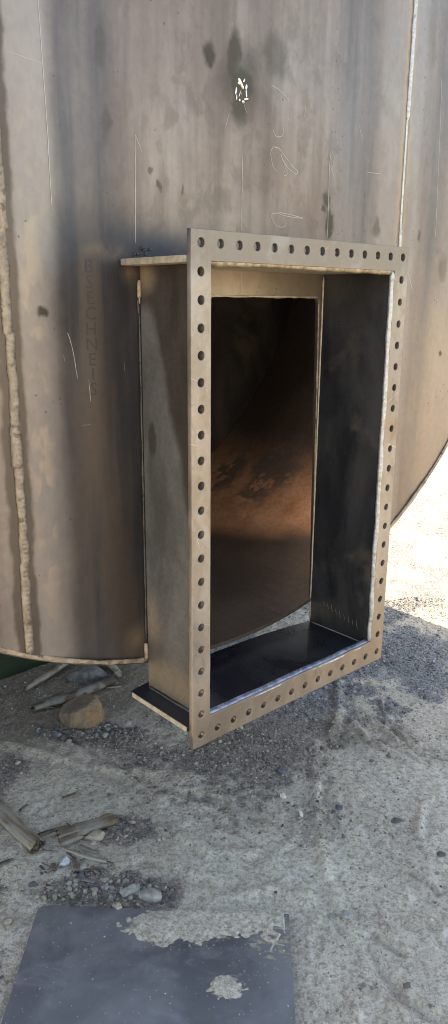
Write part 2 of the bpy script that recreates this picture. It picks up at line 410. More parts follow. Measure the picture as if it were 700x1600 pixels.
# left seam: thick lumpy runs with stop-start knobs
sg = [ZC - math.sqrt(RI*RI - (UW1 - UC)**2) + .008, -.60, -.405, -.33, -.16, .02, .12, .40, .75, 1.3]
for i, (a, b) in enumerate(zip(sg, sg[1:])):
    seam(UW1 + (.002 if i % 2 else -.001), a - .006, b + .004, .0195 if i != 2 else .023, .006 if i != 2 else .009, M['bead_tan'], 3 + i, rip=.18, lump=.14, ripl=.009, step=.0025)
seam(UW2, ZC - zc(UW2) + .004, .093, .011, .004, M['bead_silver'], 31, lump=.12)
seam(UW2 - .001, .088, .365, .0075, .002, M['bead_silver'], 32, lump=.1)
seam(UW2 + .001, .36, 1.25, .0125, .005, M['bead_silver'], 33, lump=.12)
# rim weld, left and right of the opening and over the top
def rim(a0, a1, seed):
    pts = [(UC + (RI + .003)*math.cos(a), T0 - .004, ZC + (RI + .003)*math.sin(a)) for a in lin(a0, a1, int(abs(a1 - a0)/.012))]
    bead('rim_weld', pts, out, .011, .003, M['rust_rim'], tank, seed, lump=.45, rip=.1, step=.004)
aL = math.atan2(lo(.014) - ZC, .014 - UC); aR = math.atan2(lo(.597) - ZC, .597 - UC)
rim(aL, aL - 2.2, 5); rim(aR, aR + 2.2, 6)

# centre tack: ring of bright dabs
ang0 = [(.286, .354, .300, .336, .0055), (.3005, .349, .3045, .356, .004), (.2845, .347, .289, .343, .006), (.2805, .336, .2775, .322, .0035), (.281, .322, .2815, .312, .002),
        (.3095, .346, .3085, .336, .005), (.3085, .336, .3105, .321, .0028), (.3155, .3195, .302, .3165, .0042), (.2895, .315, .290, .3105, .005), (.2965, .3125, .303, .310, .007), (.2925, .331, .288, .319, .0014), (.2935, .327, .2945, .3245, .002)]
for i, (a, b, c, d, wv) in enumerate(ang0):
    bead('tack_weld', [(a, headt(a, b), b), (c, headt(c, d), d)], out, wv, wv*.6, M['bright'], tank, i, step=.0015, seg=6)

# scribed and chalked marks, following the plate
CH = [
  ('scribe_mark', .0014, [(0.0143, 0.2085), (0.0101, 0.0092)]), ('scribe_mark', .0014, [(0.0143, 0.2085), (0.0303, 0.1787)]),
  ('scribe_mark', .0013, [(0.3006, 0.2093), (0.2997, 0.0517)]), ('scribe_mark', .001, [(0.3013, -0.0361), (0.3004, -0.0887)]),
  ('scribe_mark', .0014, [(0.5935, 0.2478), (0.5911, 0.2133), (0.5949, 0.0524)]), ('scribe_mark', .0012, [(0.5931, 0.2193), (0.6117, 0.1939)]), ('scribe_mark', .0012, [(0.598, 0.2512), (0.6111, 0.2357)]),
  ('scribe_mark', .001, [(0.2986, 0.3135), (0.3124, 0.2895)]), ('scribe_mark', .001, [(0.26, 0.2852), (0.2494, 0.2529)]),
  ('chalk_figure', .0014, [(0.3849, 0.3578), (0.4053, 0.3537), (0.4304, 0.3437), (0.4455, 0.3331)]), ('chalk_figure', .001, [(0.4283, 0.3434), (0.429, 0.3266)]),
  ('chalk_figure', .0014, [(0.3941, 0.2693), (0.4006, 0.2598), (0.4151, 0.2578), (0.4253, 0.2644), (0.4269, 0.2779)]), ('chalk_figure', .0011, [(0.4341, 0.3052), (0.4495, 0.2917)]),
  ('chalk_figure', .0013, [(0.3953, 0.2354), (0.3876, 0.2199), (0.3967, 0.1944), (0.4096, 0.1851)]),
  ('chalk_figure', .0015, [(0.3953, 0.2354), (0.414, 0.2338), (0.4313, 0.2225), (0.4578, 0.204), (0.478, 0.1925), (0.4717, 0.1863), (0.4451, 0.1971), (0.4252, 0.2151), (0.4228, 0.2242)]),
  ('chalk_figure', .0012, [(0.4252, 0.2151), (0.4366, 0.1961), (0.4436, 0.1833), (0.4331, 0.1781)]),
  ('chalk_figure', .0016, [(0.415, 0.098), (0.4451, 0.0976), (0.5032, 0.0919), (0.4497, 0.0923), (0.4066, 0.096), (0.3942, 0.0882), (0.4074, 0.0724), (0.4291, 0.0669), (0.444, 0.0735), (0.4477, 0.0893)]),
  ('scribe_mark', .0015, [(-0.187, 0.52), (-0.1815, 0.3908), (-0.1791, 0.3137), (-0.1753, 0.1931), (-0.1746, 0.1196), (-0.1733, 0.0548)]),
  ('scratch', .0016, [(-0.153, -0.163), (-0.149, -0.1685), (-0.1407, -0.1991), (-0.1332, -0.2513)]), ('scratch', .0012, [(-0.1083, -0.2541), (-0.1059, -0.2988)]), ('scratch', .0012, [(-0.1637, -0.2043), (-0.1615, -0.2165)]),
  ('scratch', .001, [(-0.024, -0.2226), (-0.0246, -0.2421)]), ('scratch', .001, [(-0.129, -0.3445), (-0.108, -0.3453)]),
  ('scribe_mark', .0014, [(1.0373, 0.4901), (1.0474, 0.3813), (1.0659, 0.0828)]), ('scratch', .0018, [(.902, .020), (.945, -.03), (.975, -.075)]), ('scratch', .0012, [(.975, -.083), (.978, -.115)]),
  ('scratch', .001, [(.70, .33), (.72, .29)]), ('scratch', .001, [(.74, .22), (.80, .221)]), ('scratch', .0011, [(.50, .335), (.496, .31)]), ('scratch', .0011, [(-.25, .30), (-.18, .294)])]
def ribbon(name, pts, wd, mat, parent, hf, seed):
    # smooth curve through the points (Catmull-Rom)
    P = [Vector((a, b)) for a, b in pts]; Q = []
    if len(P) > 3:
        E = [P[0]*2 - P[1]] + P + [P[-1]*2 - P[-2]]
        for i in range(1, len(E) - 2):
            for k in range(8):
                s = k/8; a, b, c, d = E[i - 1:i + 3]
                Q.append(.5*((2*b) + (c - a)*s + (2*a - 5*b + 4*c - d)*s*s + (3*b - a - 3*c + d)*s**3))
        Q.append(P[-1])
    else:
        for a, b in zip(P, P[1:]):
            k = max(2, int((b - a).length/.008))
            for i in range(k): Q.append(a.lerp(b, i/k))
        Q.append(P[-1])
    V, F = [], []
    for i, p in enumerate(Q):
        tg = (Q[min(i + 1, len(Q) - 1)] - Q[max(i - 1, 0)]).normalized(); s = Vector((-tg.y, tg.x))
        k = wd*.5*(.75 + .5*nz(i*.37, seed, 0, 1.7)) * min(1, .4 + min(i, len(Q) - 1 - i)*.3)
        jit = s*(.0004*nz(i*.5, seed + 4, 0, 1))
        for e in (-1, 1): q = p + jit + s*k*e; V.append(fl(q.x, hf(q.x, q.y) - .0006, q.y))
    for i in range(len(Q) - 1): F.append((2*i, 2*i + 1, 2*i + 3, 2*i + 2))
    return mesh_obj(name, V, F, mat, parent)
for i, (nm, wd, pts) in enumerate(CH):
    ribbon(nm, pts, wd, M['chalk'] if nm == 'chalk_figure' else M['scratch'], tank, headt, i*1.7)

# faint mill stencil, letters stacked down the plate
def stencil(txt, u, z, size):
    cu = bpy.data.curves.new('stencil', 'FONT'); cu.body = txt; cu.size = size; cu.align_x = 'CENTER'; cu.space_line = .82
    cu.resolution_u = 2; o = bpy.data.objects.new('stencil', cu); C.objects.link(o)
    me = bpy.data.meshes.new_from_object(o.evaluated_get(bpy.context.evaluated_depsgraph_get())); bpy.data.objects.remove(o)
    for v in me.vertices:
        a, b = u + v.co.x, z + v.co.y; v.co = fl(a, headt(a, b) - .0006, b)
    link('stencil_lettering', me, M['stencil'], tank)
stencil('B\nS\nE\nC\nH\nN\nE\nI\nS', -.098, -.05, .036)
stencil('E\nH\n \nE\nS\n \nS\n4', -.058, -.065, .034)

# ---- nozzle: flange, four plates, weld beads
FU0, FU1, FZ0, FZ1 = -.024, .637, -1.026, .023      # outer flange
IU0, IU1, IZ0, IZ1 = .0245, .5865, -.9625, -.031     # its opening
TF = .012
def flange_mesh():
    cu = bpy.data.curves.new('f', 'CURVE'); cu.dimensions = '2D'; cu.fill_mode = 'BOTH'; cu.extrude = TF/2 - .0009; cu.bevel_depth = .0009; cu.bevel_resolution = 1; cu.offset = -.0009
    def sp(pts):
        s = cu.splines.new('POLY'); s.points.add(len(pts) - 1); s.use_cyclic_u = True
        for p, (a, b) in zip(s.points, pts): p.co = (a, b, 0, 1)
    def edge(a, b, k=30, amp=.0006):
        return [(a[0] + (b[0] - a[0])*i/k + amp*nz(i, a[0], b[1], .7), a[1] + (b[1] - a[1])*i/k + amp*nz(i, a[1], b[0], .7)) for i in range(k)]
    sp(edge((FU0, FZ0), (FU1, FZ0)) + edge((FU1, FZ0), (FU1, FZ1)) + edge((FU1, FZ1), (FU0, FZ1)) + edge((FU0, FZ1), (FU0, FZ0)))
    sp(edge((IU0, IZ0), (IU0, IZ1), 30, .0004) + edge((IU0, IZ1), (IU1, IZ1), 30, .0004) + edge((IU1, IZ1), (IU1, IZ0), 30, .0004) + edge((IU1, IZ0), (IU0, IZ0), 30, .0004))
    H = [(j*.04725, -i*.05) for i in range(21) for j in range(14) if i in (0, 20) or j in (0, 13)]
    for a, b in H:
        r = .0083 + .0004*nz(a*40, b*40); a += .0006*nz(a*90, b*70); b += .0006*nz(b*90, a*70, 5)
        sp([(a + r*math.cos(k*math.pi/14), b + r*math.sin(k*math.pi/14)) for k in range(28)])
    o = bpy.data.objects.new('f', cu); C.objects.link(o)
    me = bpy.data.meshes.new_from_object(o.evaluated_get(bpy.context.evaluated_depsgraph_get())); bpy.data.objects.remove(o)
    for v in me.vertices: x, y, z = v.co; v.co = fl(x, TF/2 + z, y)
    me.flip_normals() if hasattr(me, 'flip_normals') else None
    return me
flange = link('flange', flange_mesh(), M['flange'], tank)
def flange_tone():  # sky and ground reflection painted in: darker top bar, browner foot
    m = M['flange']; t = m.node_tree; b = [x for x in t.nodes if x.type == 'BSDF_PRINCIPLED'][0]; src = b.inputs['Base Color'].links[0].from_socket
    n = N.__new__(N); n.m = m; n.t = t; n.b = b; n.tc = [x for x in t.nodes if x.type == 'TEX_COORD'][0]
    P = FP(n); W = n.warp(P, 12, .03); z = n.sep(W)[2]; u = n.sep(W)[0]
    col = n.mix(n.mr(z, -.07, -.02, 0, .62), src, (.135, .115, .105))
    col = n.mix(n.mr(z, -.80, -.98, 0, .45), col, (.27, .185, .12))
    st = n.mr(n.noise(n.P(scale=(1, 1, .5)), 26, 5, .7, .6), .54, .66); col = n.mix(n.ma('MULTIPLY', st, .45), col, (.17, .125, .095))
    bl = n.mr(n.noise(P, 8, 4, .6, .3), .55, .68); col = n.mix(n.ma('MULTIPLY', bl, .3), col, (.30, .30, .33))
    n.L(col, b.inputs['Base Color'])
flange_tone()
tag(flange, 'rectangular steel flange drilled with bolt holes all round')

def box(name, u0, u1, t0, t1, z0, z1, mat, parent=None, bev=.0008, sub=None):
    parent = parent or tank
    bm = bmesh.new(); bmesh.ops.create_cube(bm, size=1)
    for v in bm.verts: v.co = Vector(fl(u0 + (u1 - u0)*(v.co.x + .5), t0 + (t1 - t0)*(v.co.y + .5), z0 + (z1 - z0)*(v.co.z + .5)))
    bmesh.ops.bevel(bm, geom=bm.edges[:], offset=bev, segments=2, affect='EDGES')
    me = bpy.data.meshes.new(name); bm.to_mesh(me); bm.free()
    return link(name, me, mat, parent)
PL0, PL1, PR0, PR1 = .0155, .0275, .5835, .5955
ZB, ZT = -.974, -.0345
sp_l = box('side_plate', PL0, PL1, TF + .0005, .2095, ZB + .0005, ZT - .0005, M['side_outer'])
tag(sp_l, 'left side plate of the nozzle, grey-brown with a smudge')
sp_r = box('side_plate', PR0, PR1, TF + .0005, .2125, ZB + .0005, ZT - .0005, M['plate_dark'])
tag(sp_r, 'right side plate of the nozzle, blue-black inside')
tp = box('top_plate', FU0 - .006, FU1 + .004, TF + .0005, .2115, ZT, ZT + .0125, M['edge'])
# bottom plate: its rear edge is cut to a shallow curve
bu0, bu1 = FU0 - .006, FU1 + .004
outl = [(bu1, TF + .0005)] + [(u, .2115 + .030*max(0, 1 - abs((u - .27)/.33)**2.2)) for u in lin(bu1, bu0, 24)] + [(bu0, TF + .0005)]
V = [fl(u, t, ZB) for u, t in outl] + [fl(u, t, ZB - .0125) for u, t in outl]; m = len(outl)
bp = mesh_obj('bottom_plate', V, [tuple(range(m)), tuple(range(2*m - 1, m - 1, -1))] + [(i, i + m, (i + 1) % m + m, (i + 1) % m) for i in range(m)], M['plate_floor'], tank)
mesh_e = box('cut_edge', FU0 - .0072, FU0 - .0055, TF + .001, .211, ZB - .0122, ZB - .0006, M['edge'], bp, .0003)
mesh_e['label'] = 'bright flame-cut edge of the bottom plate'
bead('cut_edge', [(.04, T0 - .001, OZ + .001), (.566, T0 - .001, OZ + .001)], (0, -.8, -.6), .006, .0025, M['edge'], tank, 81, lump=.8, step=.003)
bead('cut_edge', [(.571, T0 - .001, OZ - .004), (.589, T0 - .001, -.88)], (-.6, -.8, 0), .004, .002, M['rust_rim'], tank, 82, lump=.8, step=.004)
# inside fillets
bead('weld_bead', [(IU0 + .003, .009, IZ1 - .0015), (IU1 - .003, .009, IZ1 - .0015)], (0, -.75, -.65), .014, .006, M['bead_gold'], flange, 41, rip=.15, lump=.25, label='golden weld bead along the top of the flange opening')
bead('weld_bead', [(IU1 - .001, .006, IZ0), (IU1 - .001, .006, IZ1)], (-.7, -.7, 0), .012, .005, M['bead_silver'], flange, 42, lump=.18, rip=.1, label='grey weld bead down the right side of the opening')
bead('weld_bead', [(IU0, .008, IZ0 - .001), (IU1, .008, IZ0 - .001)], (0, -.45, .9), .018, .003, M['bead_blue'], flange, 43, lump=.10, rip=.05, label='blue-white weld bead along the bottom of the opening')
bead('weld_bead', [(IU0 + .002, .009, IZ0), (IU0 + .002, .009, IZ1)], (.7, -.7, 0), .010, .004, M['bead_silver'], flange, 44, lump=.18)
bead('weld_bead', [(PR0, .03, ZB), (PR0, .205, ZB)], (-.6, 0, .7), .004, .0015, M['edge'], sp_r, 45)
bead('weld_bead', [(PR0, .2125, -.04), (PR0, .2125, ZB + .005)], (-.7, -.6, 0), .005, .002, M['edge'], sp_r, 46, lump=.3)
# outside: slag line down the left side plate, burnt tacks at its ends
bead('weld_bead', [(PL0 - .0022, .2115, -.13), (PL0 - .0022, .2115, -.86)], (-.6, -.7, 0), .0045, .002, M['bead_dark'], sp_l, 47, lump=.5)
bead('tack_weld', [(PL0 - .003, .209, -.062), (PL0 - .003, .209, -.098)], (-.6, -.7, 0), .010, .005, M['rust_rim'], sp_l, 48, lump=.7, step=.002)
bead('tack_weld', [(PL0 - .005, .207, -.092), (PL0 - .004, .207, -.108)], (-.6, -.7, 0), .004, .003, M['bead_gold'], sp_l, 52, lump=.7, step=.002)
bead('tack_weld', [(PL0 - .006, .211, -.10), (PL0 - .004, .211, -.128)], (-.6, -.7, 0), .012, .005, M['bead_dark'], sp_l, 49, lump=.6, step=.002)
bead('tack_weld', [(PL0 - .004, .210, -.862), (PL0 - .003, .210, -.905)], (-.6, -.7, 0), .011, .006, M['rust_rim'], sp_l, 50, lump=.6, step=.002)
for i, (a, b) in enumerate([(.02, -.012), (.026, -.006), (.012, -.014), (.042, -.004), (.031, -.013), (.021, -.002), (.003, -.015)]):
    bead('tack_weld', [(a, headt(a, b) - .001, b), (a + .006, headt(a, b) - .001, b + .006)], out, .006, .003, M['bead_dark'], tp, 60 + i, lump=.7, step=.002)
bead('weld_bead', [(FU0, .0135, ZT + .007), (FU0 + .012, .0135, ZT + .013)], (-.7, .6, .2), .010, .005, M['bead_blue'], flange, 71, lump=.3, step=.002)
bead('weld_bead', [(PL0 - .001, TF + .004, ZB + .001), (PL0 - .001, .205, ZB + .001)], (-.7, 0, .7), .010, .004, M['plate_dark'], bp, 72, lump=.3)
# smudge scratches inside the right plate
def rib_r(pts, wd, seed):
    V, F = [], []
    for i, (t, z) in enumerate(pts):
        for e in (-1, 1): V.append(fl(PR0 - .0005, t + e*wd/2, z))
    for i in range(len(pts) - 1): F.append((2*i, 2*i + 1, 2*i + 3, 2*i + 2))
    mesh_obj('scratch', V, F, M['scratch'], sp_r)
for i in range(9):
    t = .165 - i*.0145; z = -.905 - i*.0035 + .004*nz(i, 3.3, 0, 1.1)
    rib_r([(t + .004*nz(i, 1, 0, 3.3), z + .010 + .008*nz(i, 2, 0, 2.3)), (t - .002, z), (t - .005, z - .007)], .0007, i)

# ------------------------------------------------------------------ GROUND
RIDG = [(.0032, .015, [(0.335, 2.364), (0.311, 2.211), (0.292, 2.011), (0.283, 1.839), (0.288, 1.702), (0.304, 1.601), (0.33, 1.51), (0.356, 1.436)]),
        (-.009, .012, [(0.35, 1.48), (0.37, 1.42), (0.392, 1.36), (0.43, 1.315), (0.48, 1.284)]),
        (.006, .006, [(0.62, 2.659), (0.613, 2.563), (0.635, 2.496), (0.663, 2.439)]), (.005, .006, [(0.673, 2.423), (0.701, 2.378)]),
        (-.008, .011, [(0.614, 2.452), (0.66, 2.349), (0.693, 2.298), (0.772, 2.265)]), (.006, .007, [(0.714, 2.338), (0.737, 2.299), (0.776, 2.28)]),
        (.010, .016, [(0.479, 2.812), (0.432, 2.537), (0.383, 2.385)]), (.007, .012, [(0.699, 2.079), (0.626, 2.03), (0.583, 1.897)]),
        (-.006, .008, [(0.515, 1.728), (0.555, 1.681), (0.567, 1.647), (0.603, 1.67)]), (-.006, .010, [(0.379, 1.52), (0.411, 1.482), (0.43, 1.464)]),
        (.006, .02, [(-0.056, 1.585), (-0.009, 1.63), (0.127, 1.665), (0.225, 1.633)]), (.004, .015, [(-0.183, 1.916), (-0.029, 1.809), (0.098, 1.811)]), (-.004, .014, [(-0.206, 1.769), (-0.078, 1.698), (0.025, 1.687)]),
        (.004, .012, [(.50, 2.75), (.56, 2.5), (.68, 2.33)]), (.004, .012, [(.45, 2.6), (.52, 2.4), (.66, 2.23)]), (-.005, .016, [(-.62, 2.45), (-.2, 2.1), (0, 2.02)]), (.005, .02, [(-.8, 2.35), (-.45, 2.22), (-.1, 2.15)])]
def vnoise(x, y, s, seed):
    r = np.random.default_rng(seed); T = r.random((256, 256)); X, Y = x*s + 31.7, y*s + 17.3
    i, j = np.floor(X).astype(int), np.floor(Y).astype(int); fx, fy = X - i, Y - j
    fx = fx*fx*fx*(fx*(fx*6 - 15) + 10); fy = fy*fy*fy*(fy*(fy*6 - 15) + 10)
    g = lambda a, b: T[a % 256, b % 256]
    return ((g(i, j)*(1 - fx) + g(i + 1, j)*fx)*(1 - fy) + (g(i, j + 1)*(1 - fx) + g(i + 1, j + 1)*fx)*fy) - .5
def gravelmask(x, y):     # where the loose dark gravel lies
    n = vnoise(x, y, 5, 5)*.9 + vnoise(x, y, 13, 6)*.7 + vnoise(x, y, 37, 16)*.5
    d = lambda cx, cy, rx, ry: np.clip(1.5 - np.sqrt(((x - cx)/rx)**2 + ((y - cy)/ry)**2)*1.5 + n, 0, 1)
    m = np.maximum.reduce([d(.62, 3.05, .80, .46), d(.05, 2.25, .42, .28)*.9, d(.35, 2.75, .5, .25)*.9, d(-.42, 2.42, .26, .12), d(-.33, 1.66, .22, .10), d(-.62, 1.5, .14, .25)*.8, d(-.30, 1.90, .14, .07), d(-.72, 2.15, .1, .25)*.6, d(.1, 2.6, .5, .35)*.8, d(.28, 1.97, .15, .2)*.4, d(.55, 1.9, .15, .2)*.3])
    far = np.clip((y - 3.2)/.4, 0, 1)
    return np.maximum(m, far*np.clip(.55 + n, 0, 1))
MAT_C = [(-.465, 1.596), (.172, 1.571), (.154, 1.03), (-.47, 1.01)]
def height(x, y):
    x = np.asarray(x, float); y = np.asarray(y, float)
    near = np.exp(-(np.maximum(0, np.hypot(x, y - 2.2) - 2.5)/3)**2)
    g = gravelmask(x, y)
    h = .020*vnoise(x, y, 2.2, 1) + .009*vnoise(x, y, 6, 2) + .0038*vnoise(x, y, 17, 3) + (.0024 + .004*g)*vnoise(x, y, 45, 4) + (.0018 + .003*g)*vnoise(x, y, 110, 8)
    # smeared, streaky relief in the fine dust
    xr, yr = x*.78 - y*.62, x*.62 + y*.78
    h += (1 - g)*(.0045*vnoise(xr*3.2, yr, 9, 12) + .006*np.clip(vnoise(x, y, 7, 71) + .1, 0, .12)/.12*vnoise(xr*2, yr, 22, 72))
    for amp, wd, pts in RIDG:
        best = np.full(x.shape, 9.); 
        for (ax, ay), (bx, by) in zip(pts, pts[1:]):
            dx, dy = bx - ax, by - ay; L2 = dx*dx + dy*dy
            s = np.clip(((x - ax)*dx + (y - ay)*dy)/L2, 0, 1)
            best = np.minimum(best, np.hypot(x - ax - s*dx, y - ay - s*dy))
        best = best + .004*vnoise(x, y, 30, 21)
        h += 1.5*amp*(np.exp(-(best/wd)**2) - .4*np.exp(-((best - 2.0*wd)/wd)**2))*(1 + 1.2*vnoise(x, y, 12, 61))
    # flat under the sheet of plate
    fx = np.clip((x + .50)/.04, 0, 1)*np.clip((.205 - x)/.04, 0, 1)*np.clip((1.63 - y)/.04, 0, 1)
    h = h*(1 - fx) + fx*(-.004)
    return h*near
def axis(a, b, st, far, g=1.12):
    c = list(np.arange(a, b + 1e-6, st)); s = st; v = a; L = []
    while v > -far: s *= g; v -= s; L.append(v)
    s = st; v = c[-1]; H = []
    while v < far: s *= g; v += s; H.append(v)
    return np.array(L[::-1] + c + H)
gx = axis(-1.15, 1.35, .0055, 900); gy = axis(1.15, 3.7, .0055, 900)
X, Y = np.meshgrid(gx, gy); Z = height(X, Y)
nx, ny = len(gx), len(gy)
me = bpy.data.meshes.new('ground'); me.vertices.add(nx*ny)
me.vertices.foreach_set('co', np.stack([X, Y, Z], -1).reshape(-1).astype(np.float32))
ii = (np.arange(ny - 1)[:, None]*nx + np.arange(nx - 1)[None]).reshape(-1)
Q = np.stack([ii, ii + 1, ii + nx + 1, ii + nx], 1).astype(np.int32)
me.loops.add(Q.size); me.loops.foreach_set('vertex_index', Q.reshape(-1))
me.polygons.add(len(Q)); me.polygons.foreach_set('loop_start', np.arange(0, Q.size, 4, dtype=np.int32))
me.polygons.foreach_set('use_smooth', np.ones(len(Q), bool)); me.update(); me.validate()
at = me.attributes.new('gravel', 'FLOAT', 'POINT'); at.data.foreach_set('value', gravelmask(X, Y).reshape(-1).astype(np.float32))
def ground_mat():
    n = N('dusty_ground'); P = n.tc.outputs['Object']
    a = n.t.nodes.new('ShaderNodeAttribute'); a.attribute_name = 'gravel'; g = a.outputs['Fac']
    big = n.noise(P, 1.6, 6, .62, .5); mid = n.noise(P, 11, 6, .65, .4); f = n.noise(P, 160, 4, .7)
    streak = n.noise(n.P(scale=(3.2, .8, 1), rot=(0, 0, -.67)), 9, 5, .6, .5)
    dust = n.mix(n.mr(big, .35, .65), (.47, .42, .345), (.60, .55, .47))
    dust = n.mix(n.mr(streak, .5, .72), dust, (.66, .61, .54)); gk = n.noise(P, 70, 5, .75); dust = n.mul(n.mr(gk, .46, .60), dust, (.64, .62, .59)); g2 = n.noise(P, 190, 3, .8); dust = n.mul(n.mr(g2, .52, .62), dust, (.72, .71, .69)); dust = n.mix(n.ma('MULTIPLY', n.mr(g2, .42, .34), .6), dust, (.66, .63, .57))
    dust = n.mix(n.ma('MULTIPLY', n.mr(mid, .52, .7), .4), dust, (.30, .26, .21))
    grav = n.mix(n.mr(mid, .4, .62), (.17, .175, .19), (.30, .305, .32))
    v1 = n.t.nodes.new('ShaderNodeTexVoronoi'); n.L(P, v1.inputs['Vector']); v1.inputs['Scale'].default_value = 170
    gc = n.mix(n.mr(n.sep(v1.outputs['Color'])[0], 0, 1, 0, 1, False), (.08, .085, .095), (.46, .46, .47))
    grav = n.mix(.55, grav, gc)
    edge = n.noise(P, 30, 4, .7)
    warmg = n.mr(n.sep(P)[1], 2.75, 2.35); grav = n.mul(warmg, grav, (.98, .86, .74))
    gm = n.mr(n.ma('ADD', g, n.ma('MULTIPLY', n.ma('SUBTRACT', edge, .5), .9)), .25, .6)
    col = n.mix(gm, dust, grav)
    # the tank's shade, painted into the ground colour beneath its left half
    tank_shade = n.blob(n.warp(P, 4, .25), (-.85, 2.85, 0), (.95, .75, 1), .45)
    col = n.mul(tank_shade, col, (.37, .345, .33))
    oil = n.blob(n.warp(P, 9, .12), (.44, 2.42, 0), (.12, .16, 1), .2)
    col = n.mix(n.ma('MULTIPLY', oil, .5), col, (.12, .115, .08))
    v2 = n.t.nodes.new('ShaderNodeTexVoronoi'); n.L(P, v2.inputs['Vector']); v2.inputs['Scale'].default_value = 210
    gr = n.ma('MULTIPLY', n.mr(v2.outputs['Distance'], .16, .26, 1, 0), n.mr(n.sep(v2.outputs['Color'])[1], .50, .54))
    col = n.mix(n.ma('MULTIPLY', gr, .85), col, n.mix(n.mr(n.sep(v2.outputs['Color'])[2], .35, .65), (.72, .70, .66), (.11, .10, .095)))
    # coarser stones further off
    v3 = n.t.nodes.new('ShaderNodeTexVoronoi'); n.L(P, v3.inputs['Vector']); v3.inputs['Scale'].default_value = 26
    yy = n.sep(P)[1]
    g3 = n.ma('MULTIPLY', n.ma('MULTIPLY', n.mr(v3.outputs['Distance'], .16, .24, 1, 0), n.mr(n.sep(v3.outputs['Color'])[1], .72, .75)), n.mr(yy, 3.6, 4.2))
    col = n.mix(g3, col, (.07, .06, .05))
    col = n.mul(n.mr(f, .3, .7, 0, .45), col, (.6, .6, .6))
    hh = n.ma('ADD', n.ma('MULTIPLY', v1.outputs['Distance'], n.ma('MULTIPLY', gm, -1.)), n.ma('MULTIPLY', f, .5))
    nb = n.bump(mid, .005, .5); nb = n.bump(gk, .005, .8, nb); nb = n.bump(hh, .004, .9, nb)
    nb = n.bump(gr, .002, .8, nb)
    return n.fin(col, .92, 0, nb, .25)
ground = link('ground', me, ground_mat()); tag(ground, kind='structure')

# ------------------------------------------------------------------ loose gravel: one mass of stones nobody could count
ico = bmesh.new(); bmesh.ops.create_icosphere(ico, subdivisions=1, radius=1); ico.verts.ensure_lookup_table()
IV = np.array([v.co[:] for v in ico.verts]); IF = np.array([[v.index for v in f.verts] for f in ico.faces]); ico.free()
def pebbles(name, xy, rad, zoff, mat, cols, flat_=(.45, .9)):
    n = len(xy); nv = len(IV)
    ang = rng.random(n)*6.28; ca, sa = np.cos(ang), np.sin(ang)
    sc_ = np.stack([rng.uniform(.8, 1.35, n), rng.uniform(.6, 1, n), rng.uniform(*flat_, n)], 1)*rad[:, None]
    jit = 1 + rng.uniform(-.28, .28, (n, nv, 1)); Vv = IV[None]*jit*sc_[:, None]
    tx = rng.uniform(-.4, .4, n)
    y2 = Vv[..., 1]*np.cos(tx)[:, None] - Vv[..., 2]*np.sin(tx)[:, None]; z2 = Vv[..., 1]*np.sin(tx)[:, None] + Vv[..., 2]*np.cos(tx)[:, None]
    x3 = Vv[..., 0]*ca[:, None] - y2*sa[:, None]; y3 = Vv[..., 0]*sa[:, None] + y2*ca[:, None]
    W_ = np.stack([x3 + xy[:, 0:1], y3 + xy[:, 1:2], z2 + (zoff + rad*.18)[:, None]], -1).reshape(-1, 3)
    Fa = (IF[None] + (np.arange(n)*nv)[:, None, None]).reshape(-1, 3).astype(np.int32)
    me = bpy.data.meshes.new(name); me.vertices.add(len(W_)); me.vertices.foreach_set('co', W_.reshape(-1).astype(np.float32))
    me.loops.add(Fa.size); me.loops.foreach_set('vertex_index', Fa.reshape(-1)); me.polygons.add(len(Fa)); me.polygons.foreach_set('loop_start', np.arange(0, Fa.size, 3, dtype=np.int32))
    me.update(); me.validate()
    a = me.attributes.new('tone', 'FLOAT', 'POINT'); a.data.foreach_set('value', np.repeat(cols, nv).astype(np.float32))
    return link(name, me, mat)
def pebble_mat(name='gravel_stone', hue=0):
    n = N(name); a = n.t.nodes.new('ShaderNodeAttribute'); a.attribute_name = 'tone'
    col = n.ramp(a.outputs['Fac'], [(0, (.075, .075, .078)), (.3, (.17, .17, .172)), (.55, (.29, .28, .265)), (.8, (.38, .37, .35)), (.93, (.48, .47, .46)), (1, (.62, .61, .59))])
    f = n.noise(n.P(), 300, 3, .6); col = n.mul(n.mr(f, .3, .7, 0, .4), col, (.6, .6, .6)); col = n.mul(n.mr(n.sep(n.P())[1], 2.75, 2.35), col, (1.0, .90, .78))
    return n.fin(col, .85, 0, n.bump(f, .0006, .6), .3)
PM = pebble_mat()
N1 = 260000
xy = np.stack([rng.uniform(-1.15, 1.35, N1), rng.uniform(1.2, 3.75, N1)], 1)
gm_ = gravelmask(xy[:, 0], xy[:, 1]); cl_ = vnoise(xy[:, 0], xy[:, 1], 9, 33) + .5
keep = rng.random(N1) < np.clip(gm_*.42 + .13*np.clip(cl_ - .25, 0, 1)**1.3 + .01, 0, 1)
inmat = (xy[:, 0] > -.475) & (xy[:, 0] < .18) & (xy[:, 1] < 1.60)
keep &= ~inmat
xy = xy[keep]; gm_ = gm_[keep]
rad = np.clip(rng.lognormal(math.log(.0021), .48, len(xy)), .0010, .010)*(1 + .25*gm_)
tone = np.clip(rng.beta(2.2, 1.9, len(xy))*.95 - .10*gm_, 0, .95); tone[rng.random(len(xy)) < .03] = 1.0
pebbles('gravel', xy, rad, height(xy[:, 0], xy[:, 1]), PM, tone); tag(bpy.data.objects['gravel'], 'loose grey gravel scattered over the dusty ground', 'gravel', kind='stuff')

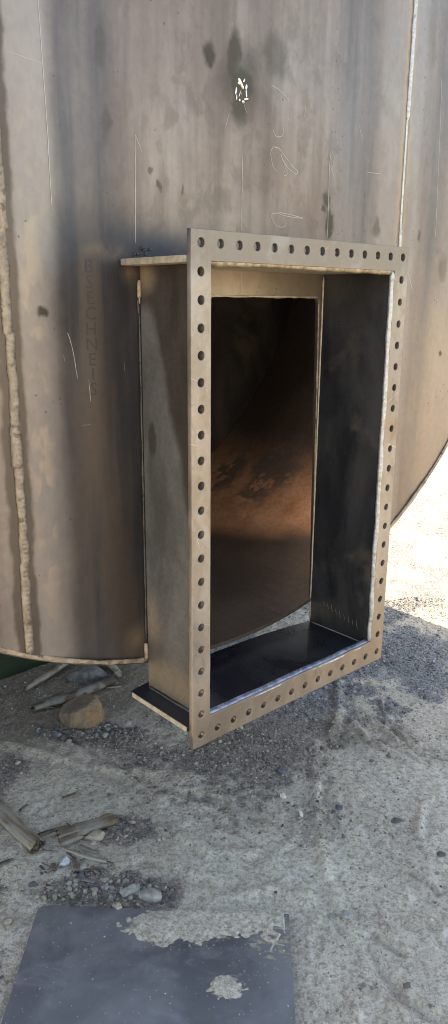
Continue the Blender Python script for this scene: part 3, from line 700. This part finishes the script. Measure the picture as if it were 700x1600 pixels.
# ------------------------------------------------------------------ steel sheet lying in front
def sheet_mat():
    n = N('dusty_blue_sheet'); P = n.tc.outputs['Object']; W = n.warp(P, 14, .05); W2 = n.warp(P, 45, .02)
    cl = n.noise(P, 4, 6, .62, .6); f = n.noise(P, 200, 4, .65)
    col = n.mix(n.mr(cl, .35, .68), (.072, .073, .079), (.165, .166, .174))
    film = n.noise(n.P(scale=(1, 1.6, 1)), 9, 6, .7, .9)
    col = n.mix(n.ma('MULTIPLY', n.mr(film, .50, .75), .45), col, (.24, .25, .27))
    yy = n.sep(P)[1]
    col = n.mix(n.ma('MULTIPLY', n.mr(yy, 1.52, 1.30), .28), col, (.20, .215, .25))
    ex = n.noise(P, 55, 4, .7)
    a1 = n.mx(n.blob(W, (-.155, 1.525, 0), (.075, .055, 1), .35), n.blob(W, (-.08, 1.535, 0), (.13, .058, 1), .35), n.blob(W, (.04, 1.553, 0), (.16, .036, 1), .35), n.blob(W, (.0, 1.53, 0), (.11, .042, 1), .3))
    a2 = n.ma('MULTIPLY', n.blob(n.warp(P, 24, .035), (.13, 1.50, 0), (.075, .075, 1), .75), n.mr(n.noise(n.P(scale=(.7, 2.4, 1), rot=(0, 0, .5)), 26, 4, .6, 1.2), .50, .53))
    a3 = n.blob(n.warp(P, 30, .05), (.016, 1.36, 0), (.062, .05, 1), .45)
    m = n.mx(n.ma('MULTIPLY', n.mx(a1, a3), .55), a2)
    m = n.mr(n.ma('ADD', m, n.ma('MULTIPLY', n.ma('SUBTRACT', ex, .5), 1.1)), .40, .60)
    dust = n.mix(n.mr(ex, .4, .65), (.22, .205, .165), (.33, .315, .275))
    col = n.mix(m, col, dust)
    v2 = n.t.nodes.new('ShaderNodeTexVoronoi'); n.L(P, v2.inputs['Vector']); v2.inputs['Scale'].default_value = 120
    gr = n.ma('MULTIPLY', n.mr(v2.outputs['Distance'], .10, .18, 1, 0), n.mr(n.sep(v2.outputs['Color'])[1], .88, .90))
    col = n.mix(n.ma('MULTIPLY', gr, .8), col, (.5, .49, .46))
    rough = n.mix(m, n.mr(film, .4, .7, .42, .62), (.92, .92, .92))
    nb = n.bump(n.ma('MULTIPLY', m, n.ma('ADD', f, ex)), .004, .9); nb = n.bump(n.noise(P, 5, 2, .5), .004, .4, nb)
    return n.fin(col, rough, .1, nb)
V, F = [], []; nu, nv = 40, 40
def STOP(x, y): return .0105 + .0022*nz(x, y, 0, 3)
c = [Vector(q) for q in MAT_C]
for k in (0, 1):
    for i in range(nu + 1):
        for j in range(nv + 1):
            s, t = i/nu, j/nv; p = (c[0].lerp(c[1], s)).lerp(c[3].lerp(c[2], s), t)
            if i == 0: p.x += .0015*nz(j, 0, 0, .6)
            if j == 0: p.y += .0012*nz(i, 7, 0, .6)
            if i <= 1 and j == 0: p += Vector((.010*(1 - i), -.004))
            V.append((p.x, p.y, STOP(p.x, p.y) - k*.008))
m = nv + 1; K = (nu + 1)*m
for i in range(nu):
    for j in range(nv): q = i*m + j; F.append((q, q + 1, q + m + 1, q + m)); q += K; F.append((q, q + m, q + m + 1, q + 1))
for j in range(nv): q = j; F.append((q, q + K, q + K + 1, q + 1)); q = nu*m + j; F.append((q, q + 1, q + K + 1, q + K))
for i in range(nu): q = i*m; F.append((q, q + m, q + m + K, q + K)); q = i*m + nv; F.append((q, q + K, q + m + K, q + m))
sheet = mesh_obj('steel_sheet', V, [f[::-1] for f in F], sheet_mat())
tag(sheet, 'flat dark blue-grey steel sheet lying on the ground in front, partly covered with sand', 'sheet')
# thin drifts of sand lying on the sheet
def sandh(x, y):
    def b(cx, cy, rx, ry): return 1 - np.sqrt(((x - cx)/rx)**2 + ((y - cy)/ry)**2)
    n_ = .55*vnoise(x, y, 18, 51) + .45*vnoise(x, y, 50, 52) + .35*vnoise(x, y, 120, 53)
    n2 = vnoise(x*.9 - y*.5, y + x*.4, 34, 54)
    a = np.maximum.reduce([b(-.155, 1.525, .072, .052), b(-.09, 1.535, .12, .052), b(.0, 1.545, .13, .042), b(.07, 1.558, .12, .030) - .05])
    c2 = b(.125, 1.52, .06, .075) - .25 - 1.6*np.abs(n2)
    c3 = b(.016, 1.362, .050, .036) - .12 - .5*np.abs(vnoise(x, y, 60, 58))
    e = np.clip((.165 - x)/.01, 0, 1)*np.clip((1.583 - y)/.004, 0, 1)
    m = (np.maximum.reduce([a, c2, c3]) + n_*.75 + .06)
    return np.where(e > .5, m, -1)
xs_ = np.arange(-.26, .165, .0025); ys_ = np.arange(1.28, 1.585, .0025); SX, SY = np.meshgrid(xs_, ys_); SH = sandh(SX, SY)
V, F, idx = [], [], {}
for j in range(len(ys_)):
    for i in range(len(xs_)):
        x, y, h_ = float(SX[j, i]), float(SY[j, i]), float(SH[j, i]); idx[i, j] = len(V)
        V.append((x, y, STOP(x, y) - .0012 + min(.0065, max(0, h_)*.011 + (.0012 if h_ > 0 else 0)) + (.0016*nz(x, y, 0, 90) + .0012*nz(x, y, 3, 210) if h_ > .02 else 0)))
for j in range(len(ys_) - 1):
    for i in range(len(xs_) - 1):
        if max(SH[j, i], SH[j, i + 1], SH[j + 1, i], SH[j + 1, i + 1]) > 0: F.append((idx[i, j], idx[i + 1, j], idx[i + 1, j + 1], idx[i, j + 1]))
sand = mesh_obj('sand', V, F, ground.data.materials[0], None, True); tag(sand, 'beige sand drifted over the back of the blue-grey sheet', 'sand', kind='stuff')
# grit on the sheet
def onsheet(cx, cy, rx, ry, n_):
    a = rng.random(n_)*6.28; r = np.sqrt(rng.random(n_)); return np.stack([cx + rx*r*np.cos(a), cy + ry*r*np.sin(a)], 1)
xy = np.concatenate([onsheet(-.145, 1.53, .08, .055, 420), onsheet(-.05, 1.525, .12, .045, 420), onsheet(-.10, 1.49, .12, .03, 160), onsheet(.1, 1.45, .06, .08, 90), onsheet(.016, 1.36, .06, .04, 60),
                     np.stack([rng.uniform(-.45, .15, 330), rng.uniform(1.05, 1.58, 330)], 1)])
rad = np.clip(rng.lognormal(math.log(.0011), .40, len(xy)), .0006, .004); tone = np.clip(rng.beta(2.3, 1.8, len(xy)), 0, .95); tone[rng.random(len(xy)) < .04] = 1
pebbles('grit', xy, rad, np.array([STOP(a, b) for a, b in xy]) + np.clip(sandh(xy[:, 0], xy[:, 1]), 0, .4)*.008, PM, tone); tag(bpy.data.objects['grit'], 'fine pale grit strewn over the blue-grey sheet', 'grit', kind='stuff')

# ------------------------------------------------------------------ stones
def stone_mat(name, c1, c2, sc_=30, r=.85):
    n = N(name); P = n.P(); a = n.noise(P, sc_, 5, .65, .4); f = n.noise(P, 250, 3, .6)
    col = n.mix(n.mr(a, .35, .65), c1, c2); col = n.mul(n.mr(f, .35, .7, 0, .4), col, (.6, .6, .6))
    return n.fin(col, r, 0, n.bump(n.ma('ADD', a, n.ma('MULTIPLY', f, .3)), .004, .8), .3)
SM = dict(grey=stone_mat('grey_stone', (.20, .20, .19), (.38, .37, .34)), tan=stone_mat('tan_stone', (.26, .23, .18), (.42, .37, .30)), dark=stone_mat('dark_stone', (.07, .07, .075), (.15, .15, .15)),
          blue=stone_mat('blue_stone', (.06, .068, .085), (.13, .14, .165)), white=stone_mat('white_stone', (.58, .56, .53), (.78, .77, .74)), pink=stone_mat('white_orange_stone', (.78, .73, .68), (.66, .36, .22), 22), glass=stone_mat('bluish_stone', (.30, .34, .40), (.50, .54, .60), 30, .35))
def stone(x, y, sx, sy, sz, mat, label, rot=0, seed=0, name='stone', cat='stone', group=None, sub=3, rough=.28, zo=0.0, cuts=5):
    bm = bmesh.new(); bmesh.ops.create_icosphere(bm, subdivisions=sub, radius=1)
    rr = random.Random(seed*13 + 5); pl = []
    for _ in range(cuts):
        d = Vector((rr.uniform(-1, 1), rr.uniform(-1, 1), rr.uniform(-.4, 1))).normalized(); pl.append((d, rr.uniform(.5, .85)))
    for v in bm.verts:
        p = v.co.normalized(); k = 1 + rough*fbm(p.x + seed, p.y, p.z, 1.4, 3); q = p*k
        for d, l in pl:
            e = q.dot(d) - l
            if e > 0: q -= d*e*.85
        v.co = Vector((q.x*sx, q.y*sy, q.z*sz))
    me = bpy.data.meshes.new(name); bm.to_mesh(me); bm.free()
    z = float(height(np.array([x]), np.array([y]))[0])
    o = link(name, me, SM[mat] if isinstance(mat, str) else mat, None, sx > .02, (x, y, z + sz*.35 + zo)); o.rotation_euler = (0, 0, rot)
    return tag(o, label, cat, group)
stone(-.085*0 - .624, 1.922, .018, .016, .014, 'pink', 'small white and orange stone beside the driftwood', .3, 1)
stone(-.435, 1.761, .018, .014, .012, 'glass', 'bluish glassy stone under the grey splinter', .6, 2)
stone(-.371, 1.862, .030, .022, .016, 'tan', 'flat beige stone at the foot of the half-buried board', .2, 3)
stone(.197, 2.181, .018, .013, .011, 'blue', 'dark blue stone on gravel below the bottom flange', .2, 4)
stone(.194, 2.047, .009, .014, .009, 'white', 'bright white pebble nearer the dark blue stone', .6, 5)
stone(.240, 1.959, .007, .014, .008, 'white', 'bright white oblong pebble beside the drag mark', .3, 6)
stone(-.183, 1.640, .034, .030, .018, 'grey', 'broad pale grey stone behind the sheet', .3, 7)
stone(-.238, 1.655, .030, .018, .013, 'grey', 'long grey stone left of the broad pale stone', .5, 8)
stone(-.262, 1.592, .010, .010, .008, 'tan', 'small pale stone on the back edge of the sheet', .5, 9, zo=.012)
stone(.487, 2.868*0 + 2.60, .012, .010, .008, 'grey', 'grey pebble near the oily stain', .5, 10)
stone(.60, 2.79, .018, .014, .012, 'tan', 'pale stone on dark gravel right of the flange corner', .7, 11)
stone(.362, 2.002, .012, .010, .008, 'blue', 'small blue-grey pebble right of the drag mark', .1, 12)
stone(.342, 1.985, .008, .007, .006, 'blue', 'smallest blue-grey pebble right of the drag mark', .1, 13)
stone(.316, 1.572, .016, .014, .008, 'grey', 'rounded stone half sunk in dust right of the sheet', .4, 14)
stone(.281, 1.572, .009, .014, .006, 'grey', 'oval stone half sunk in dust beside the drag mark', .2, 15)
stone(.528, 1.955, .018, .014, .006, 'dark', 'dark flat stone set in smooth dust on the right', .4, 16)
stone(.62, 1.80, .014, .012, .008, 'dark', 'dark stone near the cracked dust on the right', .4, 17)
for i, (x, y) in enumerate([(-.536, 1.553), (-.565, 1.590), (-.508, 1.547), (-.575, 1.562), (-.548, 1.535)]):
    stone(x, y, .019 + .004*(i % 2), .011, .008, 'tan', 'thin flat stone in the little heap left of the sheet', .4 + i*.5, 20 + i, group='flat stones heaped left of the sheet')
for i in range(46):
    x = rng.normal(-.32, .085); y = rng.normal(1.665, .033)
    if y < 1.612: y = 1.62 + .02*rng.random()
    stone(x, y, rng.uniform(.006, .015), rng.uniform(.005, .010), rng.uniform(.004, .009), ['grey', 'tan', 'dark', 'grey'][i % 4], 'small loose stone in the scatter behind the sheet', rng.random()*3, 30 + i, name='pebble', cat='pebble', group='loose stones behind the sheet', sub=2)
for i in range(40):
    a = rng.uniform(-2.9, .3); r = rng.uniform(.075, .15)
    stone(-.52 + r*1.15*math.cos(a), 2.49 + r*.9*math.sin(a), rng.uniform(.008, .019), rng.uniform(.006, .013), rng.uniform(.005, .011), ['dark', 'dark', 'grey'][i % 3], 'dark clod around the round brown boulder', rng.random()*3, 90 + i, name='clod', cat='clod', group='clods round the brown boulder', sub=2)
# round brown boulder with a cracked crust
def boulder_mat():
    n = N('brown_boulder'); P = n.P(); a = n.noise(P, 14, 5, .6, .6); f = n.noise(P, 140, 4, .65)
    col = n.mix(n.mr(a, .35, .65), (.15, .12, .095), (.25, .19, .14)); col = n.mix(n.ma('MULTIPLY', n.mr(n.noise(P, 9, 3, .5), .48, .62), .7), col, (.26, .155, .085))
    cr = n.vor(n.warp(P, 20, .03), 22, 'DISTANCE_TO_EDGE'); col = n.mix(n.mr(cr, .0, .03, .35, 0), col, (.08, .06, .045))
    col = n.mul(n.mr(f, .35, .7, 0, .5), col, (.6, .6, .6))
    nb = n.bump(n.mr(cr, 0, .06), .003, .4); return n.fin(col, .9, 0, n.bump(n.ma('ADD', a, f), .004, .8, nb), .2)
stone(-.52, 2.515, .080, .078, .078, boulder_mat(), 'round brown boulder with cracked crust below the tank edge', .4, 79, name='boulder', cat='boulder', sub=5, rough=.15, cuts=1, zo=-.012)

# ------------------------------------------------------------------ wood
def wood_mat(name, c1, c2, axis_scale=(3, 60, 60)):
    n = N(name); P = n.P(scale=axis_scale); a = n.noise(P, 1.0, 5, .6, .3); f = n.noise(n.P(), 180, 3, .6)
    col = n.mix(n.mr(a, .35, .68), c1, c2); big = n.noise(n.P(), 15, 3, .5); col = n.mix(n.ma('MULTIPLY', n.mr(big, .42, .62), .65), col, (.30, .29, .26))
    col = n.mul(n.mr(f, .35, .7, 0, .35), col, (.6, .6, .6))
    return n.fin(col, .88, 0, n.bump(big, .004, .6, n.bump(a, .006, 1.0)), .2)
WM = dict(pale=wood_mat('weathered_wood', (.11, .085, .065), (.36, .29, .22)), dark=wood_mat('dark_wood', (.040, .033, .028), (.13, .10, .08)), grey=wood_mat('grey_wood', (.15, .14, .12), (.38, .35, .30)), brown=wood_mat('brown_wood', (.09, .065, .048), (.25, .185, .13)))
def wood(name, pts, wd, th, mat, label, cat='wood', seed=0, lift=.0, taper=(1, 1), group=None):
    P = [Vector(p if len(p) == 3 else (*p, 0)) for p in pts]; S = []
    L = sum((b - a).length for a, b in zip(P, P[1:])); base = P[0].copy()
    for a, b in zip(P, P[1:]):
        k = max(2, int((b - a).length/.008))
        for i in range(k): S.append(a.lerp(b, i/k))
    S.append(P[-1]); 
    for _ in range(6): S = [S[0]] + [(S[i - 1] + S[i]*2 + S[i + 1])/4 for i in range(1, len(S) - 1)] + [S[-1]]
    n = len(S); d = (P[-1] - P[0]); rz = math.atan2(d.y, d.x); seg = 20; V, F = [], []
    Rm = Matrix.Rotation(-rz, 3, 'Z')
    gz = float(np.mean(height(np.array([p.x for p in S]), np.array([p.y for p in S]))))
    for i, p in enumerate(S):
        tg = (S[min(i + 1, n - 1)] - S[max(i - 1, 0)]).normalized(); sd = Vector((-tg.y, tg.x, 0)).normalized(); up = tg.cross(sd) * -1
        if up.z < 0: up = -up
        s = i/(n - 1); k = taper[0] + (taper[1] - taper[0])*s; k *= 1 + .12*fbm(s*3, seed, 0, 2, 2)
        for j in range(seg):
            a = 2*math.pi*j/seg; ca, sa = math.cos(a), math.sin(a)
            e = .75; cx = math.copysign(abs(ca)**e, ca); cz = math.copysign(abs(sa)**e, sa)
            g = 1 + .20*nz(j*1.9, s*1.2, seed, 1.3) + .16*nz(j*5.1, s*2.5, seed, 1.7)
            rag = min(.022, wd*.6)*nz(j*1.7, seed, 5, 1.3) if i in (0, n - 1) else 0
            q = p + sd*cx*wd/2*k*g + up*(cz*th/2*k*g) + tg*rag*(1 if i else -1)
            q = Rm @ (q - base); V.append(q)
    for i in range(n - 1):
        for j in range(seg): j2 = (j + 1) % seg; F.append((i*seg + j, i*seg + j2, (i + 1)*seg + j2, (i + 1)*seg + j))
    F.append(tuple(range(seg))[::-1]); F.append(tuple((n - 1)*seg + j for j in range(seg)))
    o = mesh_obj(name, V, F, WM[mat] if isinstance(mat, str) else mat, None, True, (base.x, base.y, gz + th*.30 + lift)); o.rotation_euler = (0, 0, rz)
    return tag(o, label, cat, group)
dw = wood('driftwood', [(-.745, 2.02), (-.67, 1.96), (-.625, 1.905), (-.555, 1.84), (-.522, 1.808)], .046, .028, 'pale', 'bent weathered driftwood forking near the left edge', 'driftwood', 1, .003, (.7, 1.1))
fk = wood('branch', [(-.70, 2.015, .012), (-.655, 1.972, .014), (-.60, 1.905, .01), (-.512, 1.832, .006)], .018, .016, 'pale', None, None, 2, .006)
bpy.context.view_layer.update()
mw = fk.matrix_world.copy(); fk.parent = dw; fk.matrix_parent_inverse = dw.matrix_world.inverted(); fk.matrix_world = mw
for k in ('label', 'category', 'group'):
    if k in fk: del fk[k]
wood('board', [(-.47, 1.862), (-.40, 1.895), (-.322, 1.935)], .052, .018, 'brown', 'brown board half buried in dust left of the pale stones', 'board', 3, .004)
wood('wood_chunk', [(-.455, 1.835), (-.41, 1.866)], .030, .024, 'brown', 'short brown stub of wood against the half-buried board', 'wood', 4)
wood('stick', [(-.530, 1.868), (-.49, 1.890), (-.455, 1.905)], .011, .010, 'dark', 'thin dark stick pointing left from the half-buried board', 'stick', 5)
wood('splinter', [(-.455, 1.812), (-.40, 1.783), (-.36, 1.768), (-.318, 1.758)], .013, .010, 'grey', 'long grey splinter below the half-buried board', 'splinter', 6, .008, (.5, 1))
wood('splinter', [(-.405, 1.822), (-.350, 1.795)], .014, .010, 'pale', 'short pale splinter above the long grey one', 'splinter', 7, .004, (1, .5))
wood('wood_chip', [(-.412, 1.772), (-.395, 1.725)], .017, .010, 'brown', 'stubby brown chip just right of the bluish stone', 'wood chip', 8, .002)
wood('wood_chip', [(-.465, 1.755), (-.462, 1.728)], .016, .010, 'brown', 'reddish brown chip just left of the bluish stone', 'wood chip', 9)
wood('wood_chip', [(-.622, 1.738), (-.580, 1.765)], .014, .009, 'dark', 'dark wood chip lying left of the smooth dust', 'wood chip', 10)
wood('wood_chip', [(-.615, 1.975), (-.598, 2.005)], .012, .008, 'pale', 'pale chip above the white and orange stone', 'wood chip', 11)
wood('wood_chip', [(-.497, 2.045), (-.462, 2.068)], .014, .008, 'brown', 'small brown chip alone on the smooth dust', 'wood chip', 12)
wood('plank', [(-.715, 2.565), (-.60, 2.64), (-.45, 2.79)], .060, .03, 'dark', 'dark plank lying slanted under the tank edge', 'plank', 13, .01, (.55, 1))
wood('plank', [(-.775, 2.69), (-.71, 2.80), (-.65, 2.93)], .026, .02, 'brown', 'narrow stick of wood leaning under the left tank edge', 'plank', 14, .02)
wood('root', [(-.60, 2.98), (-.52, 2.945), (-.455, 2.885), (-.428, 2.825)], .026, .024, 'grey', 'curved grey root beside the pale block', 'root', 15, .01)
wood('stick', [(-.545, 2.70), (-.528, 2.60)], .010, .010, 'dark', 'short dark stick behind the round brown boulder', 'stick', 16, .02)
stone(-.558, 2.835, .085, .06, .035, 'dark', 'flat dark grey block under the tank behind the dark plank', .5, 41, name='concrete_block', cat='block', sub=4, rough=.1, cuts=8)
stone(-.630, 2.93, .024, .014, .012, 'white', 'white and blue scrap on the dark grey block under the tank', .1, 42, name='scrap', cat='scrap', zo=.04)

for i in range(22):
    x, y = rng.normal(-.42, .07), rng.normal(1.80, .055)
    a = rng.uniform(-.9, .5); L_ = rng.uniform(.015, .045)
    wood('bark_flake', [(x, y), (x + L_*math.cos(a), y + L_*math.sin(a))], rng.uniform(.004, .011), rng.uniform(.003, .006), ['brown', 'grey', 'dark', 'pale'][i % 4], 'small bark flake scattered among the sticks at lower left', 'bark', 200 + i, rng.uniform(0, .006), (1, .6), 'bark flakes among the sticks')
for i in range(16):
    x, y = rng.uniform(-.80, -.40), rng.uniform(2.55, 2.85)
    a = rng.uniform(-.2, 1.2); L_ = rng.uniform(.03, .08)
    wood('bark_flake', [(x, y), (x + L_*math.cos(a), y + L_*math.sin(a))], rng.uniform(.006, .014), rng.uniform(.004, .008), ['dark', 'grey', 'dark'][i % 3], 'dark bark flake in the shade under the tank', 'bark', 240 + i, 0, (1, .6), 'bark flakes under the tank')
# ------------------------------------------------------------------ tank feet (hidden from the lens) and the green container behind
tm = WM['brown']
for (u, t) in ((UC - RO - .045, .42), (UC - RO - .045, .98), (UC + RO + .045, .99)):
    sgn = 1 if u > UC else -1
    post = box('support_post', u - .045, u + .045, t - .045, t + .045, -1.6135, ZC + .30, M['side_outer'], tank, .004)
    box('bracket', min(u - sgn*.045, u - sgn*.10), max(u - sgn*.045, u - sgn*.10), t - .03, t + .03, ZC - .02, ZC + .28, M['side_outer'], post, .002)
gc = bpy.data.objects.new('green_container', None); C.objects.link(gc); gc.location = FW(2.13, 1.60, -1.6035); gc.rotation_euler = (0, 0, A)
tag(gc, 'dark green corrugated steel container standing in shade behind the tank', 'container')
GM = stone_mat('green_paint', (.006, .018, .009), (.010, .028, .014), 12, .55)
def gbox(name, x0, x1, y0, y1, z0, z1):
    bm = bmesh.new(); bmesh.ops.create_cube(bm, size=1)
    for v in bm.verts: v.co = Vector((x0 + (x1 - x0)*(v.co.x + .5), y0 + (y1 - y0)*(v.co.y + .5), z0 + (z1 - z0)*(v.co.z + .5)))
    bmesh.ops.bevel(bm, geom=bm.edges[:], offset=.004, segments=2, affect='EDGES')
    me = bpy.data.meshes.new(name); bm.to_mesh(me); bm.free(); return link(name, me, GM, gc)
V, F = [], []; LX = 3.2; k = 0; xs = []; x = 0
while x < LX - .1: xs += [(x, 0), (x + .07, 0), (x + .10, .03), (x + .17, .03)]; x += .20
xs.append((LX - .1, 0))
for (a, b) in xs: V += [(-.06 - a, .02 + b, .16), (-.06 - a, .02 + b, 2.20)]
for i in range(len(xs) - 1): F.append((2*i, 2*i + 1, 2*i + 3, 2*i + 2))
mesh_obj('corrugated_wall', V, F, GM, gc)
gbox('bottom_rail', -LX, 0, -.005, .10, 0.0, .158); gbox('top_rail', -LX, 0, 0, .10, 2.202, 2.30)
gbox('corner_post', -.058, 0, .001, .11, .16, 2.20); gbox('corner_post', -LX, -LX + .08, .001, .11, .16, 2.20)
gbox('end_wall', -.05, -.01, .112, 2.2, .02, 2.28); gbox('roof', -LX + .01, -.06, .10, 2.2, 2.24, 2.29); gbox('floor', -LX + .01, -.06, .11, 2.2, .05, .12)
